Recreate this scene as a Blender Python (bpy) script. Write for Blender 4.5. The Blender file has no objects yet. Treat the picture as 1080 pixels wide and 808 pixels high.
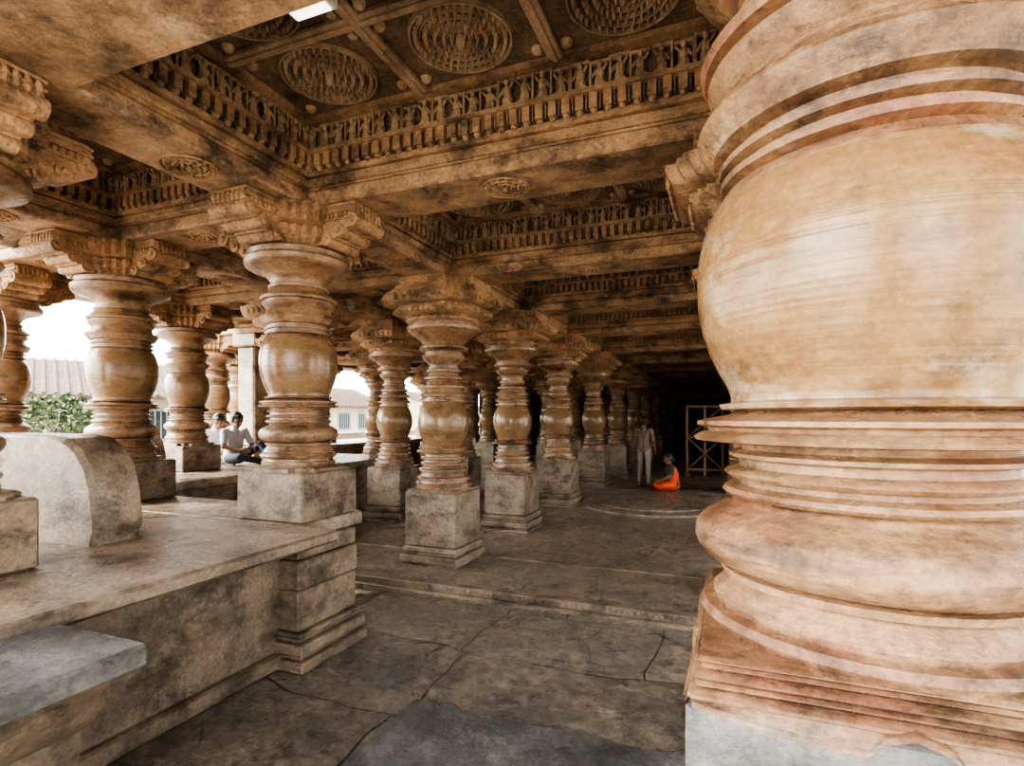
import bpy, math, random
from mathutils import Vector, Matrix
random.seed(7)
D=bpy.data
scene=bpy.context.scene
try:
    scene.view_settings.look='AgX - High Contrast'
except Exception: pass

# ------------------------------------------------------------------ materials
def nn(nt,t,**k):
    n=nt.nodes.new(t)
    for a,b in k.items(): setattr(n,a,b)
    return n
def ramp(nt,stops,src):
    r=nn(nt,'ShaderNodeValToRGB'); nt.links.new(src,r.inputs[0])
    e=r.color_ramp.elements
    while len(e)<len(stops): e.new(0.5)
    for i,(p,c) in enumerate(stops):
        e[i].position=p; e[i].color=(c[0],c[1],c[2],1) if not isinstance(c,float) else (c,c,c,1)
    return r.outputs[0]
def mapped(nt,scale):
    tc=nn(nt,'ShaderNodeTexCoord'); oi=nn(nt,'ShaderNodeObjectInfo')
    mu=nn(nt,'ShaderNodeMath',operation='MULTIPLY'); mu.inputs[1].default_value=37.0
    nt.links.new(oi.outputs['Random'],mu.inputs[0])
    ad=nn(nt,'ShaderNodeVectorMath',operation='ADD')
    nt.links.new(tc.outputs['Object'],ad.inputs[0]); nt.links.new(mu.outputs[0],ad.inputs[1])
    m=nn(nt,'ShaderNodeMapping'); m.inputs['Scale'].default_value=scale
    nt.links.new(ad.outputs[0],m.inputs[0]); return m.outputs[0]
def noise(nt,vec,sc,det=6,rough=.6,dist=0):
    n=nn(nt,'ShaderNodeTexNoise'); n.inputs['Scale'].default_value=sc; n.inputs['Detail'].default_value=det
    n.inputs['Roughness'].default_value=rough; n.inputs['Distortion'].default_value=dist
    nt.links.new(vec,n.inputs['Vector']); return n.outputs['Fac']
def mix(nt,fac,a,b,mode='MIX'):
    m=nn(nt,'ShaderNodeMix',data_type='RGBA',blend_type=mode)
    for s,v in ((m.inputs[0],fac),(m.inputs[6],a),(m.inputs[7],b)):
        if isinstance(v,(int,float)): s.default_value=v
        elif isinstance(v,tuple): s.default_value=(v[0],v[1],v[2],1)
        else: nt.links.new(v,s)
    return m.outputs[2]
def stone(name,stops,dark=(.04,.028,.02),darkamt=.8,rough=(.45,.8),bump=.5,turned=0,carve=0,spots=None,dk0=.5,tint=None,grain=.6,dks=4.0):
    m=D.materials.new(name); m.use_nodes=True; nt=m.node_tree
    b=nt.nodes['Principled BSDF']
    v=mapped(nt,(1,1,1)); vz=mapped(nt,(1.1,1.1,turned if turned else 1.6))
    n1=noise(nt,vz,2.2 if turned else 2.6,8,.66,.15)
    col=ramp(nt,stops,n1)
    if tint:
        n6=noise(nt,mapped(nt,(1,1,4 if turned else 1)),1.7,7,.65,.1)
        col=mix(nt,ramp(nt,[(.52,0.0),(.62,.7)],n6),col,tint)
    n2=noise(nt,mapped(nt,(1,1,1.5)),dks,10,.74,.15)
    dk=ramp(nt,[(dk0,0.0),(dk0+.17,1.0)],n2)
    dm=nn(nt,'ShaderNodeMath',operation='MULTIPLY'); dm.inputs[1].default_value=darkamt
    nt.links.new(dk,dm.inputs[0])
    col=mix(nt,dm.outputs[0],col,dark)
    n3=noise(nt,v,42,8,.8)
    col=mix(nt,grain,col,ramp(nt,[(.32,.2),(.68,.9)],n3),'OVERLAY')
    if spots:
        n5=noise(nt,mapped(nt,(1,1,2.0)),2.4,11,.74,.2)
        col=mix(nt,ramp(nt,[(.53,0.0),(.66,.8)],n5),col,spots)
    nt.links.new(col,b.inputs['Base Color'])
    n4=noise(nt,v,7,6,.65)
    rr=ramp(nt,[(.35,rough[0]),(.65,rough[1])],n4); nt.links.new(rr,b.inputs['Roughness'])
    h=noise(nt,v,26,9,.7)
    bp=nn(nt,'ShaderNodeBump'); bp.inputs['Strength'].default_value=bump; bp.inputs['Distance'].default_value=.02
    nt.links.new(h,bp.inputs['Height']); last=bp
    if turned:
        vv=mapped(nt,(.6,.6,60)); h2=noise(nt,vv,1.2,3,.5)
        b2=nn(nt,'ShaderNodeBump'); b2.inputs['Strength'].default_value=.22; b2.inputs['Distance'].default_value=.01
        nt.links.new(h2,b2.inputs['Height']); nt.links.new(last.outputs[0],b2.inputs['Normal']); last=b2
    if carve:
        vo=nn(nt,'ShaderNodeTexVoronoi'); vo.inputs['Scale'].default_value=42
        nt.links.new(v,vo.inputs['Vector'])
        b3=nn(nt,'ShaderNodeBump'); b3.inputs['Strength'].default_value=carve; b3.inputs['Distance'].default_value=.02
        nt.links.new(vo.outputs['Distance'],b3.inputs['Height']); nt.links.new(last.outputs[0],b3.inputs['Normal']); last=b3
    nt.links.new(last.outputs[0],b.inputs['Normal'])
    return m
def plain(name,c,rough=.7,emit=0,var=.25,sc=8):
    m=D.materials.new(name); m.use_nodes=True; nt=m.node_tree; b=nt.nodes['Principled BSDF']
    v=mapped(nt,(1,1,1)); n=noise(nt,v,sc,5)
    col=ramp(nt,[(.3,tuple(x*(1-var) for x in c)),(.7,tuple(min(1,x*(1+var)) for x in c))],n)
    nt.links.new(col,b.inputs['Base Color']); b.inputs['Roughness'].default_value=rough
    if emit:
        b.inputs['Emission Color'].default_value=(1,.95,.85,1); b.inputs['Emission Strength'].default_value=emit
    return m

M_shaft=stone('stone_turned',[(.32,(.06,.035,.022)),(.43,(.20,.12,.068)),(.52,(.31,.20,.118)),(.62,(.25,.15,.085)),(.72,(.44,.325,.215))],turned=6,rough=(.16,.42),darkamt=.75,bump=.25,tint=(.2,.10,.06),grain=.5,dk0=.49)
M_bulb=stone('stone_polished',[(.32,(.11,.065,.033)),(.45,(.245,.155,.083)),(.58,(.2,.12,.065)),(.72,(.37,.27,.16))],turned=3,rough=(.10,.26),darkamt=.65,bump=.08,grain=.4)
M_shaftL=stone('stone_turned_worn',[(.32,(.07,.042,.026)),(.43,(.225,.13,.072)),(.52,(.345,.22,.125)),(.62,(.27,.155,.088)),(.72,(.45,.345,.23))],turned=6,rough=(.16,.42),darkamt=.8,bump=.45,dk0=.48,tint=(.26,.115,.068),grain=.65)
M_bulbL=stone('stone_polished_worn',[(.32,(.15,.08,.035)),(.45,(.29,.18,.085)),(.58,(.24,.14,.062)),(.72,(.38,.27,.145))],turned=3,rough=(.10,.28),darkamt=.55,bump=.10,spots=(.46,.40,.33),dk0=.53,grain=.4)
M_block=stone('stone_block',[(.32,(.10,.078,.055)),(.46,(.21,.16,.113)),(.58,(.29,.22,.153)),(.72,(.205,.185,.16))],rough=(.32,.65),darkamt=.85,bump=.6,dk0=.47)
M_carve=stone('stone_carved',[(.3,(.15,.085,.047)),(.46,(.33,.205,.117)),(.58,(.43,.26,.148)),(.72,(.5,.375,.25))],rough=(.55,.85),darkamt=.82,bump=.6,carve=.35,dk0=.48)
M_beam=stone('stone_beam',[(.3,(.14,.085,.05)),(.46,(.32,.205,.122)),(.58,(.40,.255,.15)),(.72,(.48,.37,.255))],rough=(.5,.85),darkamt=.92,bump=.6,dk0=.47,dks=3.0)
M_ros=stone('stone_ceiling_carving',[(.3,(.18,.125,.078)),(.5,(.37,.26,.165)),(.7,(.5,.38,.26))],rough=(.6,.9),darkamt=.6,bump=.3,grain=.4)
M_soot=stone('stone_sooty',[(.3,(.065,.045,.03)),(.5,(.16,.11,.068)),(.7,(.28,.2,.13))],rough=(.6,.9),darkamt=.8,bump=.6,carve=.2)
M_grey=stone('stone_grey',[(.3,(.05,.05,.05)),(.5,(.12,.12,.115)),(.7,(.24,.23,.215))],rough=(.16,.45),darkamt=.6,bump=.5)
M_plat=stone('stone_platform',[(.32,(.13,.10,.078)),(.48,(.25,.195,.142)),(.6,(.34,.265,.195)),(.72,(.4,.34,.265))],rough=(.18,.5),darkamt=.82,bump=.5,dk0=.48)

def floor_mat(name,bw,bh,dist,c1,c2,c3):
    m=D.materials.new(name); m.use_nodes=True; nt=m.node_tree; b=nt.nodes['Principled BSDF']
    tc=nn(nt,'ShaderNodeTexCoord')
    n0=nn(nt,'ShaderNodeTexNoise'); n0.inputs['Scale'].default_value=1.1; nt.links.new(tc.outputs['Object'],n0.inputs['Vector'])
    sb=nn(nt,'ShaderNodeVectorMath',operation='SUBTRACT'); nt.links.new(n0.outputs['Color'],sb.inputs[0]); sb.inputs[1].default_value=(.5,.5,.5)
    sc=nn(nt,'ShaderNodeVectorMath',operation='SCALE'); nt.links.new(sb.outputs[0],sc.inputs[0]); sc.inputs['Scale'].default_value=dist
    ad=nn(nt,'ShaderNodeVectorMath',operation='ADD'); nt.links.new(tc.outputs['Object'],ad.inputs[0]); nt.links.new(sc.outputs[0],ad.inputs[1])
    br=nn(nt,'ShaderNodeTexBrick'); nt.links.new(ad.outputs[0],br.inputs['Vector'])
    br.offset=.37; br.squash=1.3; br.squash_frequency=3
    br.inputs['Scale'].default_value=1; br.inputs['Brick Width'].default_value=bw; br.inputs['Row Height'].default_value=bh
    br.inputs['Mortar Size'].default_value=.008; br.inputs['Mortar Smooth'].default_value=.5
    br.inputs['Color1'].default_value=(*c1,1); br.inputs['Color2'].default_value=(*c2,1); br.inputs['Mortar'].default_value=(.04,.033,.026,1)
    v=tc.outputs['Object']
    n1=noise(nt,v,1.9,10,.78,.2)
    col=mix(nt,ramp(nt,[(.42,0.0),(.60,.9)],n1),br.outputs['Color'],c3)
    n2=noise(nt,v,14,10,.8)
    col=mix(nt,.9,col,ramp(nt,[(.33,.1),(.68,.95)],n2),'OVERLAY')
    n7=noise(nt,v,3.3,10,.8,.2)
    col=mix(nt,ramp(nt,[(.52,0.0),(.66,.6)],n7),col,(.05,.045,.04))
    col=mix(nt,ramp(nt,[(.0,0.0),(.9,.75)],br.outputs['Fac']),col,(.04,.033,.026))
    vo=nn(nt,'ShaderNodeTexVoronoi',feature='DISTANCE_TO_EDGE'); vo.inputs['Scale'].default_value=.95
    s2=nn(nt,'ShaderNodeVectorMath',operation='SCALE'); nt.links.new(sb.outputs[0],s2.inputs[0]); s2.inputs['Scale'].default_value=1.1
    a2=nn(nt,'ShaderNodeVectorMath',operation='ADD'); nt.links.new(v,a2.inputs[0]); nt.links.new(s2.outputs[0],a2.inputs[1]); nt.links.new(a2.outputs[0],vo.inputs['Vector'])
    ck=ramp(nt,[(.0,.8),(.007,0.0)],vo.outputs['Distance'])
    col=mix(nt,ck,col,(.04,.033,.026))
    nt.links.new(col,b.inputs['Base Color'])
    nt.links.new(ramp(nt,[(.35,.14),(.65,.45)],noise(nt,v,3.1,8,.7)),b.inputs['Roughness'])
    h=noise(nt,v,9,10,.72)
    b1=nn(nt,'ShaderNodeBump'); b1.inputs['Strength'].default_value=.5; b1.inputs['Distance'].default_value=.02; nt.links.new(h,b1.inputs['Height'])
    b2=nn(nt,'ShaderNodeBump',invert=True); b2.inputs['Strength'].default_value=.8; b2.inputs['Distance'].default_value=.012
    nt.links.new(br.outputs['Fac'],b2.inputs['Height']); nt.links.new(b1.outputs[0],b2.inputs['Normal'])
    nt.links.new(b2.outputs[0],b.inputs['Normal'])
    return m
M_floor=floor_mat('floor_flagstones',1.25,.85,.35,(.125,.118,.105),(.21,.185,.155),(.285,.23,.175))
M_floor2=floor_mat('floor_inner_flagstones',2.2,1.5,.2,(.18,.155,.13),(.25,.205,.16),(.33,.255,.18))

# ------------------------------------------------------------------ mesh builder
class MB:
    def __init__(s): s.v=[]; s.f=[]; s.m=[]; s.mats=[]
    def mi(s,mat):
        if mat not in s.mats: s.mats.append(mat)
        return s.mats.index(mat)
    def add(s,vs,fs,mat):
        o=len(s.v); s.v+= [tuple(p) for p in vs]; k=s.mi(mat)
        for f in fs: s.f.append([i+o for i in f]); s.m.append(k)
    def box(s,x0,x1,y0,y1,z0,z1,mat,ch=0):
        if ch:
            pl=[(x0+ch,y0),(x1-ch,y0),(x1,y0+ch),(x1,y1-ch),(x1-ch,y1),(x0+ch,y1),(x0,y1-ch),(x0,y0+ch)]
            def ins(p,c):
                cx,cy=(x0+x1)/2,(y0+y1)/2; sx=max(1e-6,(x1-x0)); sy=max(1e-6,(y1-y0))
                return (cx+(p[0]-cx)*(1-2*c/sx),cy+(p[1]-cy)*(1-2*c/sy))
            L=[([ins(p,ch) for p in pl],z0),(pl,z0+ch),(pl,z1-ch),([ins(p,ch) for p in pl],z1)]
            s.loft([[ (a,b,z) for a,b in q] for q,z in L],mat); return
        s.add([(x0,y0,z0),(x1,y0,z0),(x1,y1,z0),(x0,y1,z0),(x0,y0,z1),(x1,y0,z1),(x1,y1,z1),(x0,y1,z1)],
              [(3,2,1,0),(4,5,6,7),(0,1,5,4),(1,2,6,5),(2,3,7,6),(3,0,4,7)],mat)
    def loft(s,rings,mat,cap=True):
        n=len(rings[0]); vs=[p for r in rings for p in r]; fs=[]
        for i in range(len(rings)-1):
            for j in range(n):
                a=i*n+j; b=i*n+(j+1)%n; fs.append((a,b,b+n,a+n))
        if cap: fs.append(tuple(range(n))[::-1]); fs.append(tuple(range((len(rings)-1)*n,len(rings)*n)))
        s.add(vs,fs,mat)
    def lathe(s,cx,cy,prof,mat,n=56,cap=True):
        s.loft([[(cx+r*math.cos(2*math.pi*j/n),cy+r*math.sin(2*math.pi*j/n),z) for j in range(n)] for z,r in prof],mat,cap)
    def cyl(s,p0,p1,r0,r1,mat,n=12):
        p0=Vector(p0);p1=Vector(p1);d=(p1-p0).normalized()
        a=d.orthogonal().normalized(); b=d.cross(a)
        s.loft([[tuple(p+a*(r*math.cos(2*math.pi*j/n))+b*(r*math.sin(2*math.pi*j/n))) for j in range(n)] for p,r in ((p0,r0),(p1,r1))],mat)
    def capsule(s,p0,p1,r0,r1,mat,n=12):
        p0=Vector(p0);p1=Vector(p1);d=(p1-p0)
        d=d.normalized() if d.length>1e-6 else Vector((0,0,1))
        a=d.orthogonal().normalized(); b=d.cross(a); R=[]
        for k in range(1,5):
            t=math.pi/2*(k/4.0); R.append((p0-d*r0*math.cos(t),r0*math.sin(t)))
        for k in range(0,4):
            t=math.pi/2*(k/4.0); R.append((p1+d*r1*math.sin(t),r1*math.cos(t)))
        s.loft([[tuple(p+a*(r*math.cos(2*math.pi*j/n))+b*(r*math.sin(2*math.pi*j/n))) for j in range(n)] for p,r in R],mat)
    def ell(s,c,r,mat,n=10,m=7):
        R=[]
        for k in range(m+1):
            t=math.pi*(k+.001)/(m+.002); R.append([(c[0]+r[0]*math.sin(t)*math.cos(2*math.pi*j/n),c[1]+r[1]*math.sin(t)*math.sin(2*math.pi*j/n),c[2]-r[2]*math.cos(t)) for j in range(n)])
        s.loft(R,mat)
    def merge(s,o,M):
        off=len(s.v); s.v+=[tuple(M@Vector(p)) for p in o.v]
        for f,k in zip(o.f,o.m): s.f.append([i+off for i in f]); s.m.append(s.mi(o.mats[k]))
    def mesh(s,name,angle=35):
        me=D.meshes.new(name); me.from_pydata(s.v,[],s.f)
        for m in s.mats: me.materials.append(m)
        me.polygons.foreach_set('material_index',s.m)
        me.polygons.foreach_set('use_smooth',[True]*len(s.f))
        me.update()
        try: me.set_sharp_from_angle(angle=math.radians(angle))
        except Exception: pass
        return me
def put(me,name,loc=(0,0,0),rz=0,parent=None,sc=(1,1,1)):
    o=D.objects.new(name,me); o.location=loc; o.rotation_euler=(0,0,rz); o.scale=sc
    scene.collection.objects.link(o)
    if parent: o.parent=parent
    return o

# ------------------------------------------------------------------ pillars
def stell(h,notches=4,lobe=0):
    n=notches; st=h*.42/n
    quad=[(h,h-st*n)]
    for k in range(n):
        quad.append((h-st*(k+1),h-st*(n-k))); quad.append((h-st*(k+1),h-st*(n-k-1)))
    out=[]
    for r in range(4):
        a=r*math.pi/2; c,s_=round(math.cos(a)),round(math.sin(a))
        for (px,py) in quad: out.append((px*c-py*s_,px*s_+py*c))
    return out
def stellplate(b,prof,mat,notch=4):
    b.loft([[(x,y,z) for x,y in stell(h,notch)] for z,h in prof],mat)
def lobed(b,prof,mat,k=24,amp=.05,n=192):
    b.loft([[(r*(1-amp*abs(math.sin(k*math.pi*j/n)) )*math.cos(2*math.pi*j/n),r*(1-amp*abs(math.sin(k*math.pi*j/n)))*math.sin(2*math.pi*j/n),z) for j in range(n)] for z,r in prof],mat)

PROF=[(1.10,.315,0),(1.115,.322,0),(1.135,.322,0),(1.14,.305,0),(1.155,.302,0),(1.165,.325,0),(1.18,.334,0),(1.195,.325,0),(1.20,.302,0),(1.212,.306,0),(1.225,.296,0),(1.24,.28,0),(1.255,.268,0),
(1.26,.288,0),(1.275,.292,0),(1.28,.265,0),(1.287,.300,0),(1.30,.324,0),(1.32,.341,0),(1.34,.347,0),(1.36,.343,0),(1.378,.33,0),(1.395,.30,0),(1.41,.266,0),
(1.425,.252,0),(1.43,.278,0),(1.438,.286,0),(1.447,.280,0),(1.454,.252,0),(1.464,.250,0),(1.47,.276,0),(1.478,.283,0),(1.486,.276,0),(1.492,.250,0),(1.508,.248,0),(1.514,.272,0),(1.522,.274,0),(1.53,.248,0),
(1.543,.253,0),(1.546,.31,0),(1.550,.345,0),(1.557,.35,0),(1.566,.338,0),(1.57,.316,0),(1.578,.320,0),(1.583,.342,0),(1.592,.343,0),(1.597,.32,0),(1.605,.276,0),(1.612,.262,0),(1.618,.290,1),(1.628,.294,1),(1.634,.269,1),
(1.645,.268,1),(1.67,.277,1),(1.70,.294,1),(1.74,.313,1),(1.79,.329,1),(1.84,.339,1),(1.89,.342,1),(1.94,.341,1),(1.985,.334,1),(2.03,.32,1),(2.065,.303,1),(2.09,.285,0),
(2.10,.267,0),(2.107,.291,0),(2.12,.293,0),(2.127,.269,0),(2.137,.269,0),(2.144,.292,0),(2.155,.295,0),(2.163,.273,0),(2.175,.273,0),(2.182,.306,0),(2.20,.319,0),(2.215,.331,0),(2.23,.341,0),(2.245,.333,0),(2.25,.30,0),(2.27,.286,0),(2.30,.277,0),
(2.31,.29,0),(2.33,.31,0),(2.345,.318,0),(2.35,.295,0),(2.362,.295,0),(2.368,.325,0),(2.385,.335,0),(2.39,.32,0),(2.41,.29,0),(2.44,.258,0),(2.455,.246,0),(2.46,.265,0),(2.475,.267,0),(2.48,.246,0),(2.5,.243,0),
(2.53,.26,0),(2.56,.30,0),(2.585,.36,0),(2.60,.42,0),(2.615,.455,0),(2.63,.465,0),(2.66,.47,0),(2.675,.455,0),(2.68,.43,0),(2.70,.43,0),(2.72,.44,0)]
PROFB=[(.85,.29,0),(.88,.30,0),(.91,.30,0),(.915,.265,0),(.94,.26,0),(.945,.285,0),(.97,.285,0),(.98,.245,0),(1.02,.23,0),(1.03,.26,0),(1.055,.26,0),(1.06,.222,0),(1.09,.207,0),(1.095,.238,0),(1.12,.24,0),(1.125,.208,0),(1.15,.20,0),
(1.16,.232,0),(1.18,.232,0),(1.185,.203,0),(1.22,.198,0),(1.225,.27,0),(1.235,.285,0),(1.25,.275,0),(1.255,.238,0),(1.27,.242,0),(1.275,.272,0),(1.285,.257,0),(1.295,.215,0),(1.305,.208,1),(1.33,.215,1),(1.38,.237,1),(1.45,.263,1),(1.53,.275,1),(1.61,.267,1),(1.69,.242,1),(1.74,.217,1),
(1.76,.198,0),(1.765,.228,0),(1.785,.228,0),(1.79,.20,0),(1.81,.197,0),(1.815,.237,0),(1.84,.242,0),(1.85,.212,0),(1.90,.19,0),(1.905,.226,0),(1.93,.231,0),(1.94,.195,0),(1.99,.175,0),(2.0,.205,0),(2.02,.205,0),(2.03,.17,0),(2.07,.157,0),
(2.08,.182,0),(2.10,.182,0),(2.11,.158,0),(2.15,.155,0),(2.18,.17,0),(2.2,.20,0),(2.23,.222,0),(2.25,.228,0),(2.255,.198,0),(2.29,.196,0),(2.295,.236,0),(2.32,.258,0),(2.34,.258,0),(2.345,.228,0),(2.38,.223,0),(2.42,.255,0),(2.46,.31,0),(2.49,.36,0),(2.51,.385,0),(2.545,.39,0),(2.55,.36,0),(2.58,.36,0)]
def shaft(b,prof,rs,zmap,n=64,ms=(None,None)):
    m0=ms[0] or M_shaft; m1=ms[1] or M_bulb
    i=0
    while i<len(prof)-1:
        fl=prof[i+1][2] if prof[i][2]!=prof[i+1][2] else prof[i][2]
        j=i+1
        while j<len(prof)-1 and prof[j+1][2]==fl: j+=1
        b.lathe(0,0,[(zmap(z),r*rs) for z,r,_ in prof[i:j+1]],m1 if fl else m0,n,cap=(i==0 or j==len(prof)-1))
        i=j
def bracket(b,z0,z1,arm,w,core,axes=4):
    """cross-shaped bracket capital with scrolled, fringed arms"""
    H=z1-z0
    stellplate(b,[(z0,core*.78),(z0+H*.12,core*.86),(z0+H*.2,core),(z0+H*.45,core),(z0+H*.5,core*.93),(z0+H*.55,core*1.08),(z1,core*1.08)],M_carve,3)
    for k in range(axes):
        R=Matrix.Rotation(k*math.pi/2,4,'Z'); a=MB()
        pr=[(core*.6,z0+.01),(core*1.05,z0+.02),(core*1.12,z0+H*.22),(core*1.3,z0+H*.17),(core*1.42,z0+H*.42),(arm*.86,z0+H*.38),(arm*.97,z0+H*.5),(arm,z0+H*.68),(arm*.97,z1-.02),(arm*.97,z1),(core*.6,z1)]
        L=[(x,-w/2,z) for x,z in pr]; Rr=[(x,w/2,z) for x,z in pr]
        a.loft([L,Rr],M_carve)
        for (xx,zz,rr) in ((core*1.1,z0+H*.16,H*.15),(core*1.4,z0+H*.34,H*.15),(arm*.95,z0+H*.55,H*.17)):
            a.cyl((xx,-w/2-.015,zz),(xx,w/2+.015,zz),rr,rr,M_carve,14)
            for sgn in(-1,1): a.cyl((xx,sgn*(w/2+.012),zz),(xx,sgn*(w/2+.03),zz),rr*.55,rr*.35,M_carve,10)
        for t in range(7):
            yy=-w/2+w*(t+.5)/7
            a.ell((arm*.99,yy,z0+H*.78),(.018,w*.062,H*.17),M_carve,8,5)
            a.ell((arm*.80,yy,z0+H*.38),(.025,w*.062,H*.1),M_carve,8,5)
        for zz in (.62,.8,.93): a.box(core*.9,arm*1.0,-w/2-.012,w/2+.012,z0+H*zz-.006,z0+H*zz+.006,M_carve)
        for sgn in (-1,1):
            for t in range(6): a.ell((core*1.15+(arm*.93-core*1.15)*t/5,sgn*(w/2+.008),z0+H*.70),(.016,.014,H*.08),M_carve,6,4)
        b.merge(a,R)
def footsteps(b,h,z0,z1,mat):
    d=z1-z0
    for i,(a,c,e) in enumerate(((0,.3,1.2),(.3,.4,1.1),(.4,.68,1.16),(.68,.8,1.04),(.8,1,1.09))):
        b.box(-h*e,h*e,-h*e,h*e,z0+d*a,z0+d*c,mat,.008)
ZB=3.02
def pillarA():
    b=MB()
    b.box(-.285,.285,-.285,.285,.90,1.23,M_block,.012)
    stellplate(b,[(1.23,.275),(1.25,.275),(1.26,.26)],M_block,2)
    shaft(b,PROF,.77,lambda z:1.26+(z-1.10)*(2.74-1.26)/(1.62),72)
    bracket(b,2.74,ZB,.60,.27,.33)
    return b.mesh('pillar_bracketed')
def pillarB():
    b=MB()
    footsteps(b,.29,0,.27,M_block)
    b.box(-.295,.295,-.295,.295,.27,.83,M_block,.014)
    b.box(-.28,.28,-.28,.28,.83,.85,M_block)
    shaft(b,PROFB,1.0,lambda z:z,64)
    lobed(b,[(2.555,.33),(2.575,.36),(2.60,.40),(2.62,.40),(2.625,.37)],M_carve,20,.06)
    stellplate(b,[(2.62,.34),(2.64,.36),(2.66,.43),(2.68,.46),(2.715,.46),(2.72,.42),(2.745,.42),(2.75,.50),(2.77,.54),(2.82,.57),(2.85,.57),(2.855,.52),(2.88,.52),(2.885,.49),(2.92,.49),(2.925,.44),(ZB,.44)],M_carve,4)
    for k in range(4):
        R=Matrix.Rotation(k*math.pi/2,4,'Z'); a=MB()
        for t in range(7):
            yy=(-.24+.08*t); a.ell((.562,yy,2.80),(.016,.034,.04),M_carve,8,5)
            if abs(yy)<.2: a.ell((.462,yy*.8,2.69),(.016,.028,.03),M_carve,8,5)
        b.merge(a,R)
    return b.mesh('pillar_stellate')
def pillarBig():
    b=MB(); h=.345
    footsteps(b,h,0,.22,M_grey)
    b.box(-h,h,-h,h,.22,.58,M_grey,.014); b.box(-h,h,-h,h,.585,1.095,M_grey,.014)
    for (z0,z1,e) in ((1.092,1.112,.99),(1.112,1.128,.955),(1.128,1.143,.972),(1.143,1.156,.93),(1.156,1.168,.94)):
        b.box(-h*e,h*e,-h*e,h*e,z0,z1,M_shaftL,.007)
    for k in range(4):
        R=Matrix.Rotation(k*math.pi/2,4,'Z'); a=MB()
        n=65; pts=[]
        for t in range(n):
            u=-1+2*t/(n-1); au=abs(u)
            if au<.14: zz=1.094-au*.1
            elif au<.2: zz=1.080-(au-.14)*.45
            else: zz=1.056+.028*((au-.2)/.8)**1.5
            pts.append((u*h*.965,zz))
        fs=[(i,i+1,n+i+1,n+i) for i in range(n-1)]+[(i+1,i,2*n+i,2*n+i+1) for i in range(n-1)]
        for d0,dz in ((.0015,0),(.005,.014)):
            a.add([(h+d0,x,z+dz) for x,z in pts]+[(h-.006,x,1.098) for x,_ in pts]+[(h-.01,x,z+dz+.002) for x,z in pts],fs,M_shaftL)
        b.merge(a,R)
    P=[p if p[0]<=2.5 else (p[0],.243+(p[1]-.243)*.55,p[2]) for p in PROF if p[0]>=1.165]
    shaft(b,P,1.0,lambda z:z if z<2.5 else 2.5+(z-2.5)*1.2,144,(M_shaftL,M_bulbL))
    bracket(b,2.764,ZB,.60,.28,.34)
    return b.mesh('pillar_big',38)
meA=pillarA(); meB=pillarB(); meG=pillarBig()
XS=[-10.5,-8.6,-6.7,-4.8,-2.85,.27,2.3]
YS=[-.75,1.3,3.15,5.2,7.2,9.45,12.2,15.0,17.8,20.6,23.4]
def xmin(Y):
    if Y<3: return -4.8
    if Y<7: return -6.7
    if Y<9: return -8.6
    return -10.5
used=set()
for j in range(len(YS)-1):
    for i in range(len(XS)-1):
        if XS[i]>=xmin(YS[j])-.01:
            for a in (i,i+1):
                for c in (j,j+1): used.add((a,c))
for (i,j) in sorted(used):
    x,y=XS[i],YS[j]
    if (i,j)==(5,1): put(meG,'carved_stone_pillar',(.27,1.37,0)); continue
    if (i,j)==(4,1): x,y=-3.26,1.28
    if (i,j)==(4,2): x,y=-2.87,3.10
    if (i,j)==(3,2): x=-4.84
    if (x<=-4.7 and y<4) or (i==4 and y<4) or (i==2 and y<6) or (i==1 and j==4) or (i==0): 
        put(meA,'carved_stone_pillar',(x,y,0))
    elif i>=5 and j==0: put(meG,'carved_stone_pillar',(x,y,0))
    else: put(meB,'carved_stone_pillar',(x,y,0))
b=MB(); b.box(-.22,.22,-.22,.22,.9,1.1,M_plat,.01); b.box(-.19,.19,-.19,.19,1.1,2.8,M_plat,.03); b.box(-.26,.26,-.24,.24,2.8,ZB,M_plat,.02)
put(b.mesh('sq'),'plain_square_pillar',(-7.65,7.2,0))

# ------------------------------------------------------------------ roof
bm=MB(); bw=.22
for j in range(len(YS)):
    xs=[i for i in range(len(XS)) if (i,j) in used]
    x0,x1=XS[xs[0]]-bw,XS[xs[-1]]+bw
    y=YS[j]
    bm.box(x0,x1,y-bw,y+bw,ZB,3.12,M_beam,.012); bm.box(x0,x1,y-bw+.02,y+bw-.02,3.12,3.14,M_beam); bm.box(x0,x1,y-bw-.006,y+bw+.006,3.14,3.2,M_beam,.01)
    bm.box(x0,x1,y-bw-.025,y+bw+.025,3.2,3.235,M_beam)
    bm.box(x0,x1,y-bw+.005,y+bw-.005,3.235,3.66,M_soot)
for i in range(len(XS)):
    js=[j for j in range(len(YS)) if (i,j) in used]
    y0,y1=YS[js[0]],YS[js[-1]]; x=XS[i]
    bm.box(x-bw+.004,x+bw-.004,y0-bw,y1+bw,ZB+.003,3.117,M_beam,.012); bm.box(x-bw+.023,x+bw-.023,y0-bw,y1+bw,3.11,3.145,M_beam); bm.box(x-bw-.003,x+bw+.003,y0-bw,y1+bw,3.143,3.197,M_beam,.01)
    bm.box(x-bw-.022,x+bw+.022,y0-bw,y1+bw,3.2,3.233,M_beam)
    bm.box(x-bw+.009,x+bw-.009,y0-bw,y1+bw,3.235,3.655,M_soot)
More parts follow.
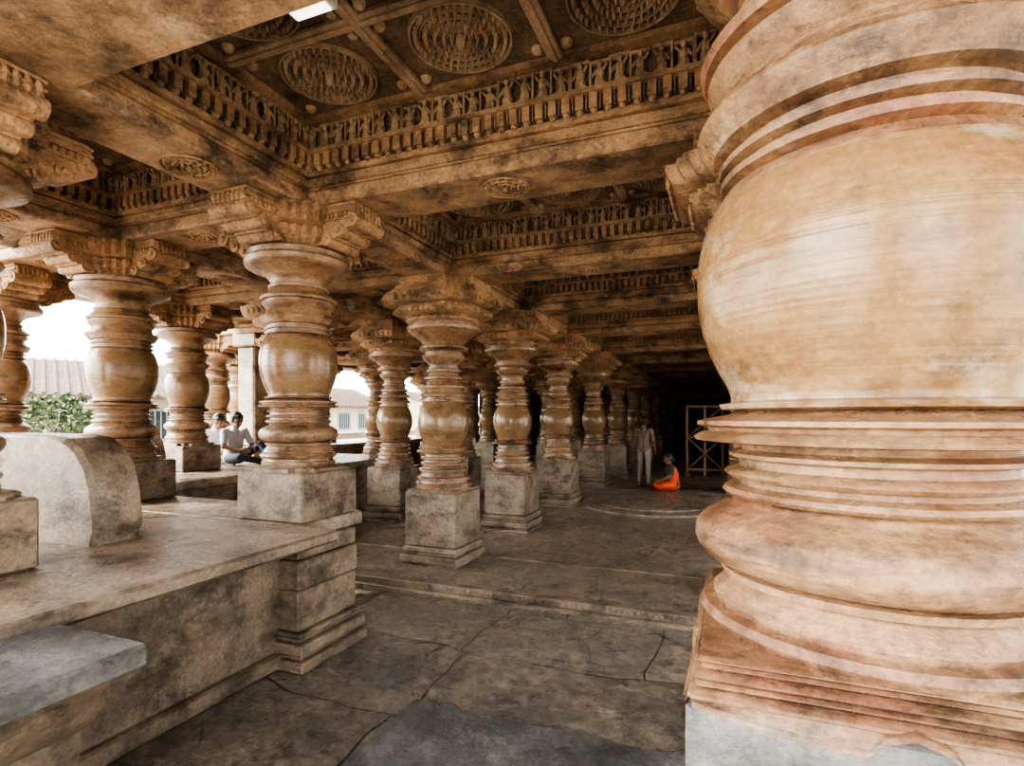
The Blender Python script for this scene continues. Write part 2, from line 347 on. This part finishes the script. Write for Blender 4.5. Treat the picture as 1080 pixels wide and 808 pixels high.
def rosette(b,cx,cy,z,r,mat,up=True,petals=20,dp=1.0,rows=3):
    """carved lotus medallion hanging from plane z"""
    n=56
    def ring(r0,r1,d):
        d*=dp
        b.loft([[(cx+q*math.cos(2*math.pi*t/n),cy+q*math.sin(2*math.pi*t/n),zz) for t in range(n)] for q,zz in ((r1,z+.002),(r1-.002,z-d),(r0+.002,z-d),(r0,z+.002))],mat,cap=False)
    if rows==3:
        RR=((.71,.93,petals),(.42,.65,int(petals*.7)),(.17,.35,int(petals*.45))); rg=((.94,1),(.66,.70),(.36,.40))
    else:
        RR=((.79,.945,36),(.60,.76,30),(.42,.57,24),(.27,.39,16),(.14,.24,10)); rg=((.955,1),(.77,.785),(.58,.595),(.40,.415),(.25,.262))
    for a_,b_ in rg: ring(r*a_,r*b_,.018)
    for (ra,rb,k) in RR:
        for t in range(k):
            a=2*math.pi*t/k; rm=(ra+rb)/2*r; L=(rb-ra)/2*r; W=min(L*.9,math.pi*rm/k*.78)
            c,s_=math.cos(a),math.sin(a); m=6
            base=[(L*math.cos(2*math.pi*q/m),W*math.sin(2*math.pi*q/m)) for q in range(m)]
            vs=[(cx+(rm+u)*c-v*s_,cy+(rm+u)*s_+v*c,z+.001) for u,v in base]+[(cx+rm*c,cy+rm*s_,z-.03*dp)]
            b.add(vs,[(q,m,(q+1)%m) for q in range(m)],mat)
    b.ell((cx,cy,z-.01),(r*.1,r*.1,.04*dp),mat,14,7)
for j in range(1,len(YS)):
    for i in range(len(XS)-1):
        if (i,j) in used and (i+1,j) in used and XS[i]>-7:
            rosette(bm,(XS[i]+XS[i+1])/2,YS[j],ZB,.15,M_carve,petals=16,dp=.45)
for i in range(2,len(XS)-1):
    for j in range(len(YS)-1):
        if (i,j) in used and (i,j+1) in used and j<6:
            rosette(bm,XS[i],(YS[j]+YS[j+1])/2,ZB,.15,M_carve,petals=16,dp=.45)
put(bm.mesh('beams'),'carved_stone_ceiling_beams')

fig=MB()
fig.ell((0,.02,.035),(.032,.026,.045),M_ros,7,5); fig.ell((0,.025,.085),(.027,.022,.038),M_ros,7,5); fig.ell((0,.032,.135),(.017,.017,.021),M_ros,7,5)
fig.cyl((-.02,.03,.1),(-.042,.035,.06),.009,.008,M_ros,5); fig.cyl((.02,.03,.1),(.04,.04,.125),.009,.008,M_ros,5); fig.cyl((.012,.03,.03),(.04,.035,.0),.012,.01,M_ros,5)
fig.box(-.056,-.044,0,.035,0,.16,M_ros); fig.box(-.056,.05,0,.028,.145,.165,M_ros)
fig.box(-.053,.053,0,.05,-.012,.004,M_ros)
dent=MB()
dent.box(-.022,.022,0,.055,0,.08,M_beam); dent.ell((0,.03,-.008),(.02,.025,.02),M_beam,7,4); dent.box(-.037,-.029,0,.03,.01,.085,M_ros)
cf=MB()
def frieze(x0,x1,y0,y1,full=True):
    sides=[((x0,y1),(x1,y1),math.pi),((x0,y0),(x0,y1),-math.pi/2),((x0,y0),(x1,y0),0),((x1,y0),(x1,y1),math.pi/2)]
    for (p,q,rot) in sides:
        L=math.hypot(q[0]-p[0],q[1]-p[1])
        if full:
            n=int(L/.105)
            for k in range(n):
                t=(k+.5)/n
                M=Matrix.Translation((p[0]+(q[0]-p[0])*t,p[1]+(q[1]-p[1])*t,3.365))@Matrix.Rotation(rot,4,'Z')@Matrix.Scale(random.uniform(.88,1.05),4,(0,0,1))
                if random.random()<.5: M=M@Matrix.Scale(-1,4,(1,0,0))
                cf.merge(fig,M)
        n=int(L/.075)
        for k in range(n):
            t=(k+.5)/n
            cf.merge(dent,Matrix.Translation((p[0]+(q[0]-p[0])*t,p[1]+(q[1]-p[1])*t,3.25))@Matrix.Rotation(rot,4,'Z'))
    def frame(z0,z1,d):
        cf.box(x0,x1,y0,y0+d,z0,z1,M_beam); cf.box(x0,x1,y1-d,y1,z0,z1,M_beam)
        cf.box(x0,x0+d,y0+d,y1-d,z0,z1,M_beam); cf.box(x1-d,x1,y0+d,y1-d,z0,z1,M_beam)
    frame(3.33,3.352,.07); frame(3.525,3.56,.085)
for j in range(len(YS)-1):
    for i in range(len(XS)-1):
        if XS[i]<xmin(YS[j])-.01: continue
        x0,x1,y0,y1=XS[i]+bw,XS[i+1]-bw,YS[j]+bw,YS[j+1]-bw
        nave=(i==4)
        if j<9 and XS[i]>-7: frieze(x0,x1,y0,y1,full=(j<6))
        d=.085; a0,a1,c0,c1=x0+d,x1-d,y0+d,y1-d
        nx=3 if nave else 2; ny=2 if (c1-c0)<2.0 else 3
        if not nave: nx=ny=1
        for k in range(1,nx):
            xx=a0+(a1-a0)*k/nx; cf.box(xx-.04,xx+.04,c0,c1,3.525,3.56,M_ros,.006); cf.box(xx-.015,xx+.015,c0,c1,3.512,3.53,M_ros,.004)
        for k in range(1,ny):
            yy=c0+(c1-c0)*k/ny; cf.box(a0,a1,yy-.04,yy+.04,3.528,3.56,M_ros,.006); cf.box(a0,a1,yy-.015,yy+.015,3.514,3.53,M_ros,.004)
        if j<7:
            for u in range(nx):
                for v in range(ny):
                    ex,ey=(a1-a0)/nx,(c1-c0)/ny
                    cx,cy=a0+ex*(u+.5),c0+ey*(v+.5); r=min(ex,ey)*.5-.042
                    if not nave: r=min(r,.42)
                    rosette(cf,cx,cy,3.56,r,M_ros,dp=1.5,rows=5)
                    for (sx,sy) in ((1,1),(1,-1),(-1,1),(-1,-1)):
                        cf.ell((cx+sx*(ex/2-.08),cy+sy*(ey/2-.08),3.555),(.035,.035,.03),M_ros,8,4)
        cf.box(XS[i],XS[i+1],YS[j],YS[j+1],3.56,3.66,M_soot)
put(cf.mesh('ceil'),'ceiling')
rf=MB()
for j in range(len(YS)-1):
    xl=xmin(YS[j]); rf.box(xl-.3,XS[-1]+.3,YS[j]-(.3 if j==0 else 0),YS[j+1]+(.3 if j==len(YS)-2 else 0),3.665,3.95,M_plat)
    pr=[(xl-.2,3.66),(xl-.2,3.5),(xl-1.15,3.12),(xl-1.2,3.12),(xl-1.2,3.2),(xl-.9,3.38)]
    rf.loft([[(x,YS[j],z) for x,z in pr],[(x,YS[j+1],z) for x,z in pr]],M_plat)
put(rf.mesh('roof'),'roof_slab')

# ------------------------------------------------------------------ floors & platforms
def simple(name,fn,mname=None):
    b=MB(); fn(b); return put(b.mesh(mname or name),name)
simple('floor',lambda b:b.box(-11.6,3.4,-3,4.35,-.25,0,M_floor))
def rfl(b):
    b.box(-11.6,3.4,4.45,5.5,-.25,.085,M_floor2); b.box(-11.6,3.4,4.32,4.45,-.25,.03,M_block,.01); b.box(-11.6,3.4,4.36,4.45,-.25,.09,M_block,.01)
    b.box(-11.6,3.4,5.5,25,-.25,.06,M_floor2); b.box(-5.4,3.4,5.44,5.52,-.2,.095,M_block,.008)
    for k in range(66):
        x=-2.6+k*.046
        b.ell((x,4.357,.06),(.018,.012,.02),M_block,8,4)
simple('floor_inner',rfl)
simple('polished_floor_slab',lambda b:b.box(-1.62,-.16,.6,2.62,.0,.06,M_grey,.02))
def platform(b):
    top=.90
    def slab(x0,y0,y1,lipx,recx):
        b.box(x0,lipx,y0,y1,top-.075,top,M_plat,.015)
        b.box(x0,recx+.12,y0,y1,top-.12,top-.075,M_plat,.01)
        b.box(x0,recx+.05,y0,y1,top-.17,top-.12,M_plat,.01)
        b.box(x0,recx,y0,y1,0.0,top-.17,M_block)
        b.box(x0,recx+.05,y0,y1,0,.10,M_block,.012)
    slab(-5.5,-1.5,2.80,-2.27,-2.70)
    b.box(-5.5,-2.58,2.80,3.45,top-.1,top,M_plat,.012)
    b.box(-5.5,-2.9,2.80,3.45,0,top-.1,M_block)
    X1,Y0,Y1=-2.545,2.74,3.32
    for (z0,z1,e) in ((0,.07,.09),(.07,.10,.05),(.10,.17,.075),(.17,.2,.03),(.2,.23,.045),(.23,.49,0),(.495,.68,.012),(.685,.8,.0)):
        b.box(-3.17,X1+e,Y0-e*.7,Y1+e*.2,z0,z1,M_block,.01)
simple('stone_platform',platform)
def plat2(b):
    b.box(-7.9,-5.52,2.6,6.5,.8,.9,M_plat,.015); b.box(-7.8,-5.6,2.65,6.5,.0,.8,M_block)
    b.box(-9.4,-5.52,6.5,8.6,.8,.9,M_plat,.015); b.box(-9.3,-5.6,6.5,8.55,.0,.8,M_block)
simple('stone_platform',plat2)
simple('stone_platform',lambda b:(b.box(-11.3,-9.42,8.62,24,.8,.9,M_plat,.015), b.box(-11.2,-9.5,8.65,23.9,.0,.8,M_block)))
def parapet(b,L,T,H):
    pr=[(0,0),(L,0),(L+.03,.1),(L+.0,H*.5),(L-.04,H*.72),(L-.12,H*.88),(L-.22,H*.97),(L-.36,H),(0,H)]
    R=[[(x,0-.03,z) for x,z in [(p[0]-.02 if p[0]>.1 else p[0],p[1]-.01 if p[1]>.3 else p[1]) for p in pr]],[(x,-.05,z) for x,z in pr],[(x,-T+.03,z) for x,z in pr],[(x-.02 if x>.1 else x,-T,z-.015 if z>.3 else z) for x,z in pr]]
    b.loft(R,M_plat)
b=MB(); parapet(b,1.4,.32,.60); put(b.mesh('parapet'),'rounded_stone_parapet',(-4.62,2.14,.9),math.radians(4))
b=MB(); parapet(b,.6,.4,.6); put(b.mesh('parapet2'),'rounded_stone_parapet',(-6.35,4.25,.9))
bb=MB(); 
pr=[(-2.30,.855),(-1.80,.855),(-1.79,.845),(-1.79,.785),(-1.82,.77),(-1.90,.755),(-1.96,.70),(-1.99,.63),(-2.05,.55),(-2.12,.50),(-2.14,.3),(-2.16,0),(-2.30,0)][::-1]
bb.loft([[(x,y,z) for x,z in pr] for y in (-1.2,1.24)],M_grey)
kc=bb.mi(M_block)
for n_,f in enumerate(bb.f):
    if max(bb.v[i][2] for i in f)<.80: bb.m[n_]=kc
put(bb.mesh('bench'),'stone_bench_slab')
simple('circular_stone_floor_disc',lambda b:(b.lathe(-1.25,9.9,[(.06,1.25),(.085,1.25),(.095,1.22)],M_floor2,72),b.lathe(-1.25,9.9,[(.09,.95),(.115,.95),(.12,.93)],M_floor2,72)))

# ------------------------------------------------------------------ walls
def farwall(b):
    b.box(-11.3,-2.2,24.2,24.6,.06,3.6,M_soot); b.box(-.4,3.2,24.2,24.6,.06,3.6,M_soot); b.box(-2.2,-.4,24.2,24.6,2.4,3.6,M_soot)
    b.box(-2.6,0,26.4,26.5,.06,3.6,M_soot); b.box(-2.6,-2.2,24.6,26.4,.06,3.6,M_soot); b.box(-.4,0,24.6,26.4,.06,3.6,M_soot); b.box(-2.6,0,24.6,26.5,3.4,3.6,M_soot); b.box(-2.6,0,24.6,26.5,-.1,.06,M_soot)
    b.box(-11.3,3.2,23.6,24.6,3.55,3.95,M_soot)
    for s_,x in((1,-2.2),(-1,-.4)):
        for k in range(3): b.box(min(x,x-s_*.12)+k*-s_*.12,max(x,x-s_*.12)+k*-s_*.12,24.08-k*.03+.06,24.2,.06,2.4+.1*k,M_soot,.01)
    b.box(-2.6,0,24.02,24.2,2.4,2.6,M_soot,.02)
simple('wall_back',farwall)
simple('shade_wall_right',lambda b:(b.box(2.75,3.05,12.5,24.2,.06,3.66,M_soot),b.box(2.7,2.75,12.5,24.2,.06,.4,M_block,.01)))  # unseen wall, added to block side light and darken the far end
simple('wall_left',lambda b:(b.box(-11.65,-11.35,19.5,24.2,.0,3.66,M_soot),b.box(-11.35,-11.31,19.5,24.2,.0,1.2,M_block,.01)))
M_wood=plain('wood_brown',(.24,.14,.075),.6)
def stand(b):
    for x in(-.45,0,.45): b.box(x-.03,x+.03,-.03,.03,0,1.85,M_wood,.005)
    for z in(.15,1.0,1.82): b.box(-.45,.45,-.02,.02,z-.03,z+.03,M_wood,.005)
    b.cyl((-.42,-.03,.18),(.42,-.03,.98),.022,.022,M_wood,8); b.cyl((.42,-.04,.18),(-.42,-.04,.98),.022,.022,M_wood,8)
    b.cyl((-.42,-.03,1.02),(.42,-.03,1.8),.022,.022,M_wood,8)
    b.box(-.5,-.4,-.3,.3,0,.05,M_wood,.005); b.box(.4,.5,-.3,.3,0,.05,M_wood,.005)
b=MB(); stand(b); put(b.mesh('stand'),'wooden_barrier_frame',(-.62,15.4,.06),.15)

# ------------------------------------------------------------------ ceiling lamp
M_lampw=plain('lamp_white',(.7,.7,.68),.4); M_led=plain('lamp_led',(.9,.9,.9),.4,emit=2.5)
b=MB(); b.box(-.12,.12,-.10,.10,-.045,0,M_lampw,.01); b.box(-.095,.095,-.08,.08,-.052,-.044,M_led); b.cyl((-.03,0,0),(-.03,0,.02),.03,.03,M_lampw)
put(b.mesh('lamp'),'ceiling_lamp',(-1.77,1.93,3.492))

# ------------------------------------------------------------------ exterior
M_dirt=plain('ground_dirt',(.5,.44,.35),.95,var=.2,sc=2)
M_white=plain('wall_whitewash',(.42,.385,.32),.9,var=.12,sc=2); M_tile=plain('roof_tiles',(.085,.06,.045),.85,var=.6,sc=9)
M_blue=plain('paint_bluegrey',(.2,.27,.3),.5); M_dark=plain('dark_glass',(.03,.035,.04),.2)
M_leaf=plain('leaves',(.045,.07,.025),.7,var=.5,sc=3); M_bark=plain('bark',(.2,.14,.09),.9)
simple('ground_outside',lambda b:b.box(-80,60,-50,90,-.6,-.3,M_dirt))
def house(b,w,d,h):
    b.box(-w/2,w/2,-d/2,d/2,0,h,M_white)
    rz=1.0
    b.loft([[(-w/2-.4,-d/2-.5,h-.1),(-w/2-.4,0,h+rz),(-w/2-.4,d/2+.5,h-.1),(-w/2-.4,d/2+.5,h),( -w/2-.4,0,h+rz+.15),(-w/2-.4,-d/2-.5,h)],
            [(w/2+.4,-d/2-.5,h-.1),(w/2+.4,0,h+rz),(w/2+.4,d/2+.5,h-.1),(w/2+.4,d/2+.5,h),(w/2+.4,0,h+rz+.15),(w/2+.4,-d/2-.5,h)]],M_tile)
    b.add([(-w/2,-d/2,h),(-w/2,d/2,h),(-w/2,0,h+rz)],[(0,2,1)],M_white); b.add([(w/2,-d/2,h),(w/2,d/2,h),(w/2,0,h+rz)],[(0,1,2)],M_white)
    n=int(w/.25)
    for k in range(n): b.cyl((-w/2+.25*k,-d/2-.5,h+.02),(-w/2+.25*k,0,h+rz+.15),.05,.05,M_tile,6)
    for x in (-w*.36,-w*.2,w*.2,w*.36):
        b.box(x-.45,x+.45,-d/2-.05,-d/2+.02,1.2,2.15,M_blue); b.box(x-.38,x+.38,-d/2-.07,-d/2,1.27,2.08,M_dark)
        for k in range(5): b.box(x-.3+k*.15-.012,x-.3+k*.15+.012,-d/2-.1,-d/2-.06,1.25,2.1,M_blue)
    b.box(-.5,.5,-d/2-.06,-d/2+.02,0,2.1,M_blue); b.box(-.42,.42,-d/2-.08,-d/2,0.05,2.02,M_wood)
b=MB(); house(b,9,5,2.5); hm=b.mesh('house')
put(hm,'village_house',(-19.5,9.5,-.3),math.radians(62)); put(hm,'village_house',(-23,24,-.3),math.radians(80)); put(hm,'village_house',(-21,36,-.3),math.radians(95))
def tree(name,loc,s):
    t=MB(); t.cyl((0,0,0),(.1,0,2.2),.2,.13,M_bark,10)
    for k in range(6):
        a=k*1.05; t.cyl((.1,0,1.9+.1*k),(1.1*math.cos(a),1.1*math.sin(a),2.9+.2*k),.07,.03,M_bark,6)
    for k in range(1500):
        a=random.uniform(0,6.283); u=random.uniform(-1,1); q=random.uniform(.4,1)**.5
        c=Vector((1.9*q*math.cos(a)*math.sqrt(1-u*u),1.9*q*math.sin(a)*math.sqrt(1-u*u),3.6+1.3*q*u))
        d=Vector((random.uniform(-1,1),random.uniform(-1,1),random.uniform(-1,1))).normalized(); e=d.orthogonal().normalized()
        t.add([c-d*.16,c+e*.08,c+d*.16,c-e*.08],[(0,1,2,3)],M_leaf)
    put(t.mesh('tree'),name,loc,sc=(s,s,s))
tree('leafy_tree',(-19,16.8,-.3),.85); tree('leafy_tree',(-14.7,8.1,-.3),.5)
def cwall(b):
    b.box(-14.2,-13.9,12,45,-.3,.9,M_white); b.box(-14.3,-13.8,12,45,.9,1.0,M_plat,.01)
simple('compound_wall',cwall)

# ------------------------------------------------------------------ people
M_skin=plain('skin_brown',(.22,.12,.07),.55,var=.08); M_hair=plain('hair_black',(.02,.017,.015),.5)
M_wshirt=plain('cloth_white',(.55,.56,.6),.8,var=.06); M_navy=plain('cloth_navy',(.03,.04,.07),.8)
M_orange=plain('sari_orange',(.62,.085,.02),.6,var=.25,sc=12); M_green=plain('cloth_darkgreen',(.05,.055,.035),.8)
M_khaki=plain('cloth_taupe',(.20,.15,.11),.85,var=.1); M_lt=plain('cloth_beige',(.32,.27,.22),.85,var=.1)
M_blk=plain('eye_dark',(.01,.01,.01),.3); M_lips=plain('lips',(.22,.08,.06))
def person(name,J,cloth,loc,rz,hairlong=False,sc=1.0,drape=None):
    """J: joint dict (local x forward, y left, z up). cloth: region->material"""
    B=[]
    V=lambda k:Vector(J[k])
    def bone(a,c,r0,r1,reg): B.append((Vector(a),Vector(c),r0,r1,reg))
    pel,ch,nk,hd=V('pelvis'),V('chest'),V('neck'),V('head')
    mid=(pel+ch)/2
    side=Vector(J.get('side',(0,1,0))).normalized(); up=(hd-nk).normalized(); fw=side.cross(up).normalized()
    for s_ in(-1,1):
        bone(pel+side*s_*.06,mid+side*s_*.055,.115,.095,'top'); bone(mid+side*s_*.055,ch+side*s_*.075,.098,.10,'top')
    bone(ch,nk,.10,.06,'top'); bone(nk-up*.02,hd-up*.05,.052,.05,'skin')
    H=hd
    for (c,r,reg) in ((H+up*.03-fw*.015,.088,'skin'),(H+up*.02+fw*.025,.078,'skin'),(H-up*.05+fw*.045,.05,'skin'),(H-up*.085+fw*.06,.03,'skin')):
        bone(c,c+side*.001,r,r,reg)
    bone(H+up*.015+fw*.1,H-up*.02+fw*.118,.009,.016,'skin')
    bone(H-up*.052+fw*.09,H-up*.052+fw*.0905,.02,.02,'skin')
    for s_ in(-1,1): bone(H+side*s_*.085+up*.01,H+side*s_*.088-up*.025,.018,.013,'skin')
    bone(H+up*.055-fw*.025,H+up*.056-fw*.026,.092,.092,'hair'); bone(H+up*.0-fw*.045,H+up*.001-fw*.045,.078,.078,'hair')
    for s_ in (-1,1): bone(H+up*.05+side*s_*.04-fw*.01,H+up*.075+side*s_*.02+fw*.045,.06,.045,'hair')
    if hairlong: bone(H-up*.05-fw*.09,H-up*.07-fw*.1,.045,.04,'hair')
    for s_,n in((1,'L'),(-1,'R')):
        sh,el,wr,hp,kn,an=V('sh'+n),V('el'+n),V('wr'+n),V('hip'+n),V('kn'+n),V('an'+n)
        bone(ch+side*s_*.08+up*.06,sh,.07,.06,'top')
        e2=sh.lerp(el,.75); bone(sh,e2,.058,.052,'top'); bone(e2,el,.043,.04,'skin'); bone(el,wr,.04,.026,'skin')
        hdv=(Vector(J.get('hd'+n,tuple((wr-el).normalized())))).normalized()
        pn=side*s_ ; pn=(pn-hdv*pn.dot(hdv)); pn=pn.normalized() if pn.length>.1 else up.copy(); ac=hdv.cross(pn).normalized()
        bone(wr,wr+hdv*.03,.024,.024,'skin')
        for k in range(4):
            o=(k-1.5)*.021; st=wr+hdv*.03+ac*o*.8; kb=wr+hdv*.085+ac*o
            bone(st,kb,.017,.0125,'skin'); ln=(.068,.08,.074,.056)[k]
            m1=kb+hdv*ln*.5-pn*.006; bone(kb,m1,.0105,.0095,'skin'); bone(m1,m1+hdv*ln*.42-pn*.022,.0095,.008,'skin')
        tb=wr+hdv*.03-ac*.03; t1=tb+hdv*.035-ac*.025-pn*.008; bone(wr+hdv*.02-ac*.015,tb,.016,.014,'skin'); bone(tb,t1,.013,.011,'skin'); bone(t1,t1+hdv*.03-ac*.004-pn*.01,.011,.009,'skin')
        bone(pel+side*s_*.05,hp,.11,.095,'bot'); bone(hp,kn,.092,.062,'bot'); 
        a2=kn.lerp(an,.5); bone(kn,a2,.06,.056,'bot'); bone(a2,kn.lerp(an,.93),.056,.046,'bot'); bone(kn.lerp(an,.9),an,.036,.034,'skin')
        fd=Vector(J['ft'+n]).normalized(); fu=Vector(J.get('fu'+n,(0,0,1)))
        bone(an-fu*.02-fd*.03,an-fu*.03+fd*.1,.036,.03,'skin'); bone(an-fu*.035+fd*.1,an-fu*.04+fd*.165,.03,.02,'skin')
    for (a,c,r0,r1) in (drape or []): bone(a,c,r0,r1,'drape')
    g=MB()
    for (a,c,r0,r1,reg) in B: g.capsule(a,c,r0,r1,M_skin,12)
    me=D.meshes.new('t'); me.from_pydata(g.v,[],g.f); me.update()
    o=D.objects.new('t',me); scene.collection.objects.link(o)
    md=o.modifiers.new('r','REMESH'); md.mode='VOXEL'; md.voxel_size=.0085
    sm=o.modifiers.new('s','SMOOTH'); sm.factor=.5; sm.iterations=2
    dg=bpy.context.evaluated_depsgraph_get(); m2=D.meshes.new_from_object(o.evaluated_get(dg))
    D.objects.remove(o)
    regs=['skin','top','bot','hair','drape']; mats=[M_skin,cloth['top'],cloth['bot'],M_hair,cloth.get('drape',cloth['bot'])]
    for m in mats: m2.materials.append(m)
    A=[]
    for (a,c,r0,r1,reg) in B:
        d=c-a; A.append((a,d,max(d.length_squared,1e-9),r0,r1,regs.index(reg)))
    for p in m2.polygons:
        c=p.center; best=9;bi=0
        for (a,d,l2,r0,r1,ri) in A:
            t=min(1,max(0,(c-a).dot(d)/l2)); q=(c-a-d*t).length-(r0+(r1-r0)*t)
            if q<best: best=q;bi=ri
        p.material_index=bi; p.use_smooth=True
    root=D.objects.new(name,None); scene.collection.objects.link(root); root.location=loc; root.rotation_euler=(0,0,rz); root.scale=(sc,)*3
    put(m2,'body',parent=root)
    e=MB()
    for s_ in(-1,1):
        e.ell(H+side*s_*.033+up*.018+fw*.099,(.008,.011,.006),M_blk,8,5); e.capsule(H+side*s_*.02+up*.036+fw*.1,H+side*s_*.05+up*.036+fw*.09,.004,.003,M_hair,6)
    e.capsule(H-side*.02-up*.05+fw*.108,H+side*.02-up*.05+fw*.108,.005,.005,M_lips,6)
    put(e.mesh('face'),'face_features',parent=root)
    return root
Jst=dict(pelvis=(0,0,.93),chest=(.01,0,1.28),neck=(0,0,1.46),head=(.02,0,1.60),shL=(0,.19,1.40),shR=(0,-.19,1.40),elL=(.03,.25,1.12),elR=(-.02,-.26,1.12),
 wrL=(.16,.2,.93),wrR=(.12,-.24,.90),hipL=(0,.09,.90),hipR=(0,-.09,.90),knL=(.03,.11,.50),knR=(-.01,-.12,.50),anL=(-.02,.12,.09),anR=(-.06,-.14,.09),ftL=(1,.15,-.1),ftR=(1,-.2,-.1))
person('standing_man',Jst,dict(top=M_khaki,bot=M_lt),(-1.80,12.6,.055),math.radians(75),sc=.90)
Jw=dict(pelvis=(0,0,.14),chest=(.05,0,.45),neck=(.07,0,.60),head=(.11,0,.73),shL=(.06,.16,.55),shR=(.06,-.16,.55),elL=(.12,.24,.33),elR=(.12,-.24,.33),
 wrL=(.30,.12,.24),wrR=(.30,-.12,.24),hipL=(.02,.09,.13),hipR=(.02,-.09,.13),knL=(.30,.28,.12),knR=(.30,-.28,.12),anL=(.26,-.06,.07),anR=(.36,.06,.07),ftL=(.1,-1,0),ftR=(.1,1,0))
dr=[((.05,.1,.12),(.34,.2,.1),.11,.09),((.05,-.1,.12),(.34,-.2,.1),.11,.09),((.1,0,.1),(.34,0,.09),.1,.08),((-.03,.02,.1),(-.1,0,.08),.13,.07),((.02,-.13,.52),(.09,.08,.3),.06,.07),((-.06,.02,.4),(-.08,0,.12),.06,.08),((.02,.13,.5),(.03,.1,.2),.07,.1)]
person('seated_woman',Jw,dict(top=M_green,bot=M_orange,drape=M_orange),(-1.12,12.05,.065),math.radians(200),hairlong=True,sc=.9,drape=dr)
Jm=dict(pelvis=(0,0,.13),chest=(.0,0,.45),neck=(.03,0,.61),head=(.08,0,.74),shL=(.02,.19,.56),shR=(.02,-.19,.56),elL=(.14,.25,.32),elR=(.1,-.25,.32),
 wrL=(.34,.14,.30),wrR=(.32,-.12,.26),hipL=(.03,.09,.12),hipR=(.03,-.09,.12),knL=(.42,.17,.34),knR=(.42,-.2,.16),anL=(.72,.12,.07),anR=(.55,.08,.08),ftL=(1,0,.0),ftR=(.5,1,0))
person('seated_man',Jm,dict(top=M_wshirt,bot=M_navy),(-6.72,5.95,.9),math.radians(-5),sc=.88)
Jm2=dict(Jm); Jm2['head']=(.1,.02,.72)
person('seated_man',Jm2,dict(top=M_wshirt,bot=M_lt),(-7.32,6.15,.9),math.radians(-30),sc=.88)

# ------------------------------------------------------------------ light : hazy sky, brighter towards the sun side (west / south-west)
w=D.worlds.new('sky'); scene.world=w; w.use_nodes=True; nt=w.node_tree; bg=nt.nodes['Background']
sk=nn(nt,'ShaderNodeTexSky',sky_type='NISHITA'); sk.sun_disc=False; sk.sun_elevation=math.radians(48); sk.sun_rotation=math.radians(250); sk.dust_density=4; sk.air_density=1
tc=nn(nt,'ShaderNodeTexCoord'); dt=nn(nt,'ShaderNodeVectorMath',operation='DOT_PRODUCT')
nt.links.new(tc.outputs['Generated'],dt.inputs[0]); dt.inputs[1].default_value=Vector((-.80,-.52,.30)).normalized()
mr=nn(nt,'ShaderNodeMapRange'); nt.links.new(dt.outputs['Value'],mr.inputs['Value'])
mr.inputs['From Min'].default_value=-.3; mr.inputs['From Max'].default_value=1; mr.inputs['To Min'].default_value=1.35; mr.inputs['To Max'].default_value=3.5
mx=mix(nt,.8,sk.outputs[0],(4.5,4.4,4.2)); nt.links.new(mx,bg.inputs['Color']); nt.links.new(mr.outputs[0],bg.inputs['Strength'])
L=D.lights.new('sun','SUN'); L.energy=5.5; L.angle=.02; L.color=(1,.93,.8)
so=D.objects.new('sun',L); scene.collection.objects.link(so)
so.rotation_euler=Vector((.72,.30,-.72)).to_track_quat('-Z','Y').to_euler()

# ------------------------------------------------------------------ camera
cam=D.cameras.new('camera'); co=D.objects.new('camera',cam); scene.collection.objects.link(co)
cam.sensor_width=36; cam.lens=580/1080*36; cam.sensor_fit='HORIZONTAL'; cam.shift_y=36/1080; cam.clip_start=.05; cam.clip_end=300
co.location=(0,0,1.6); co.rotation_euler=(math.pi/2,0,math.atan2(230,580))
scene.camera=co
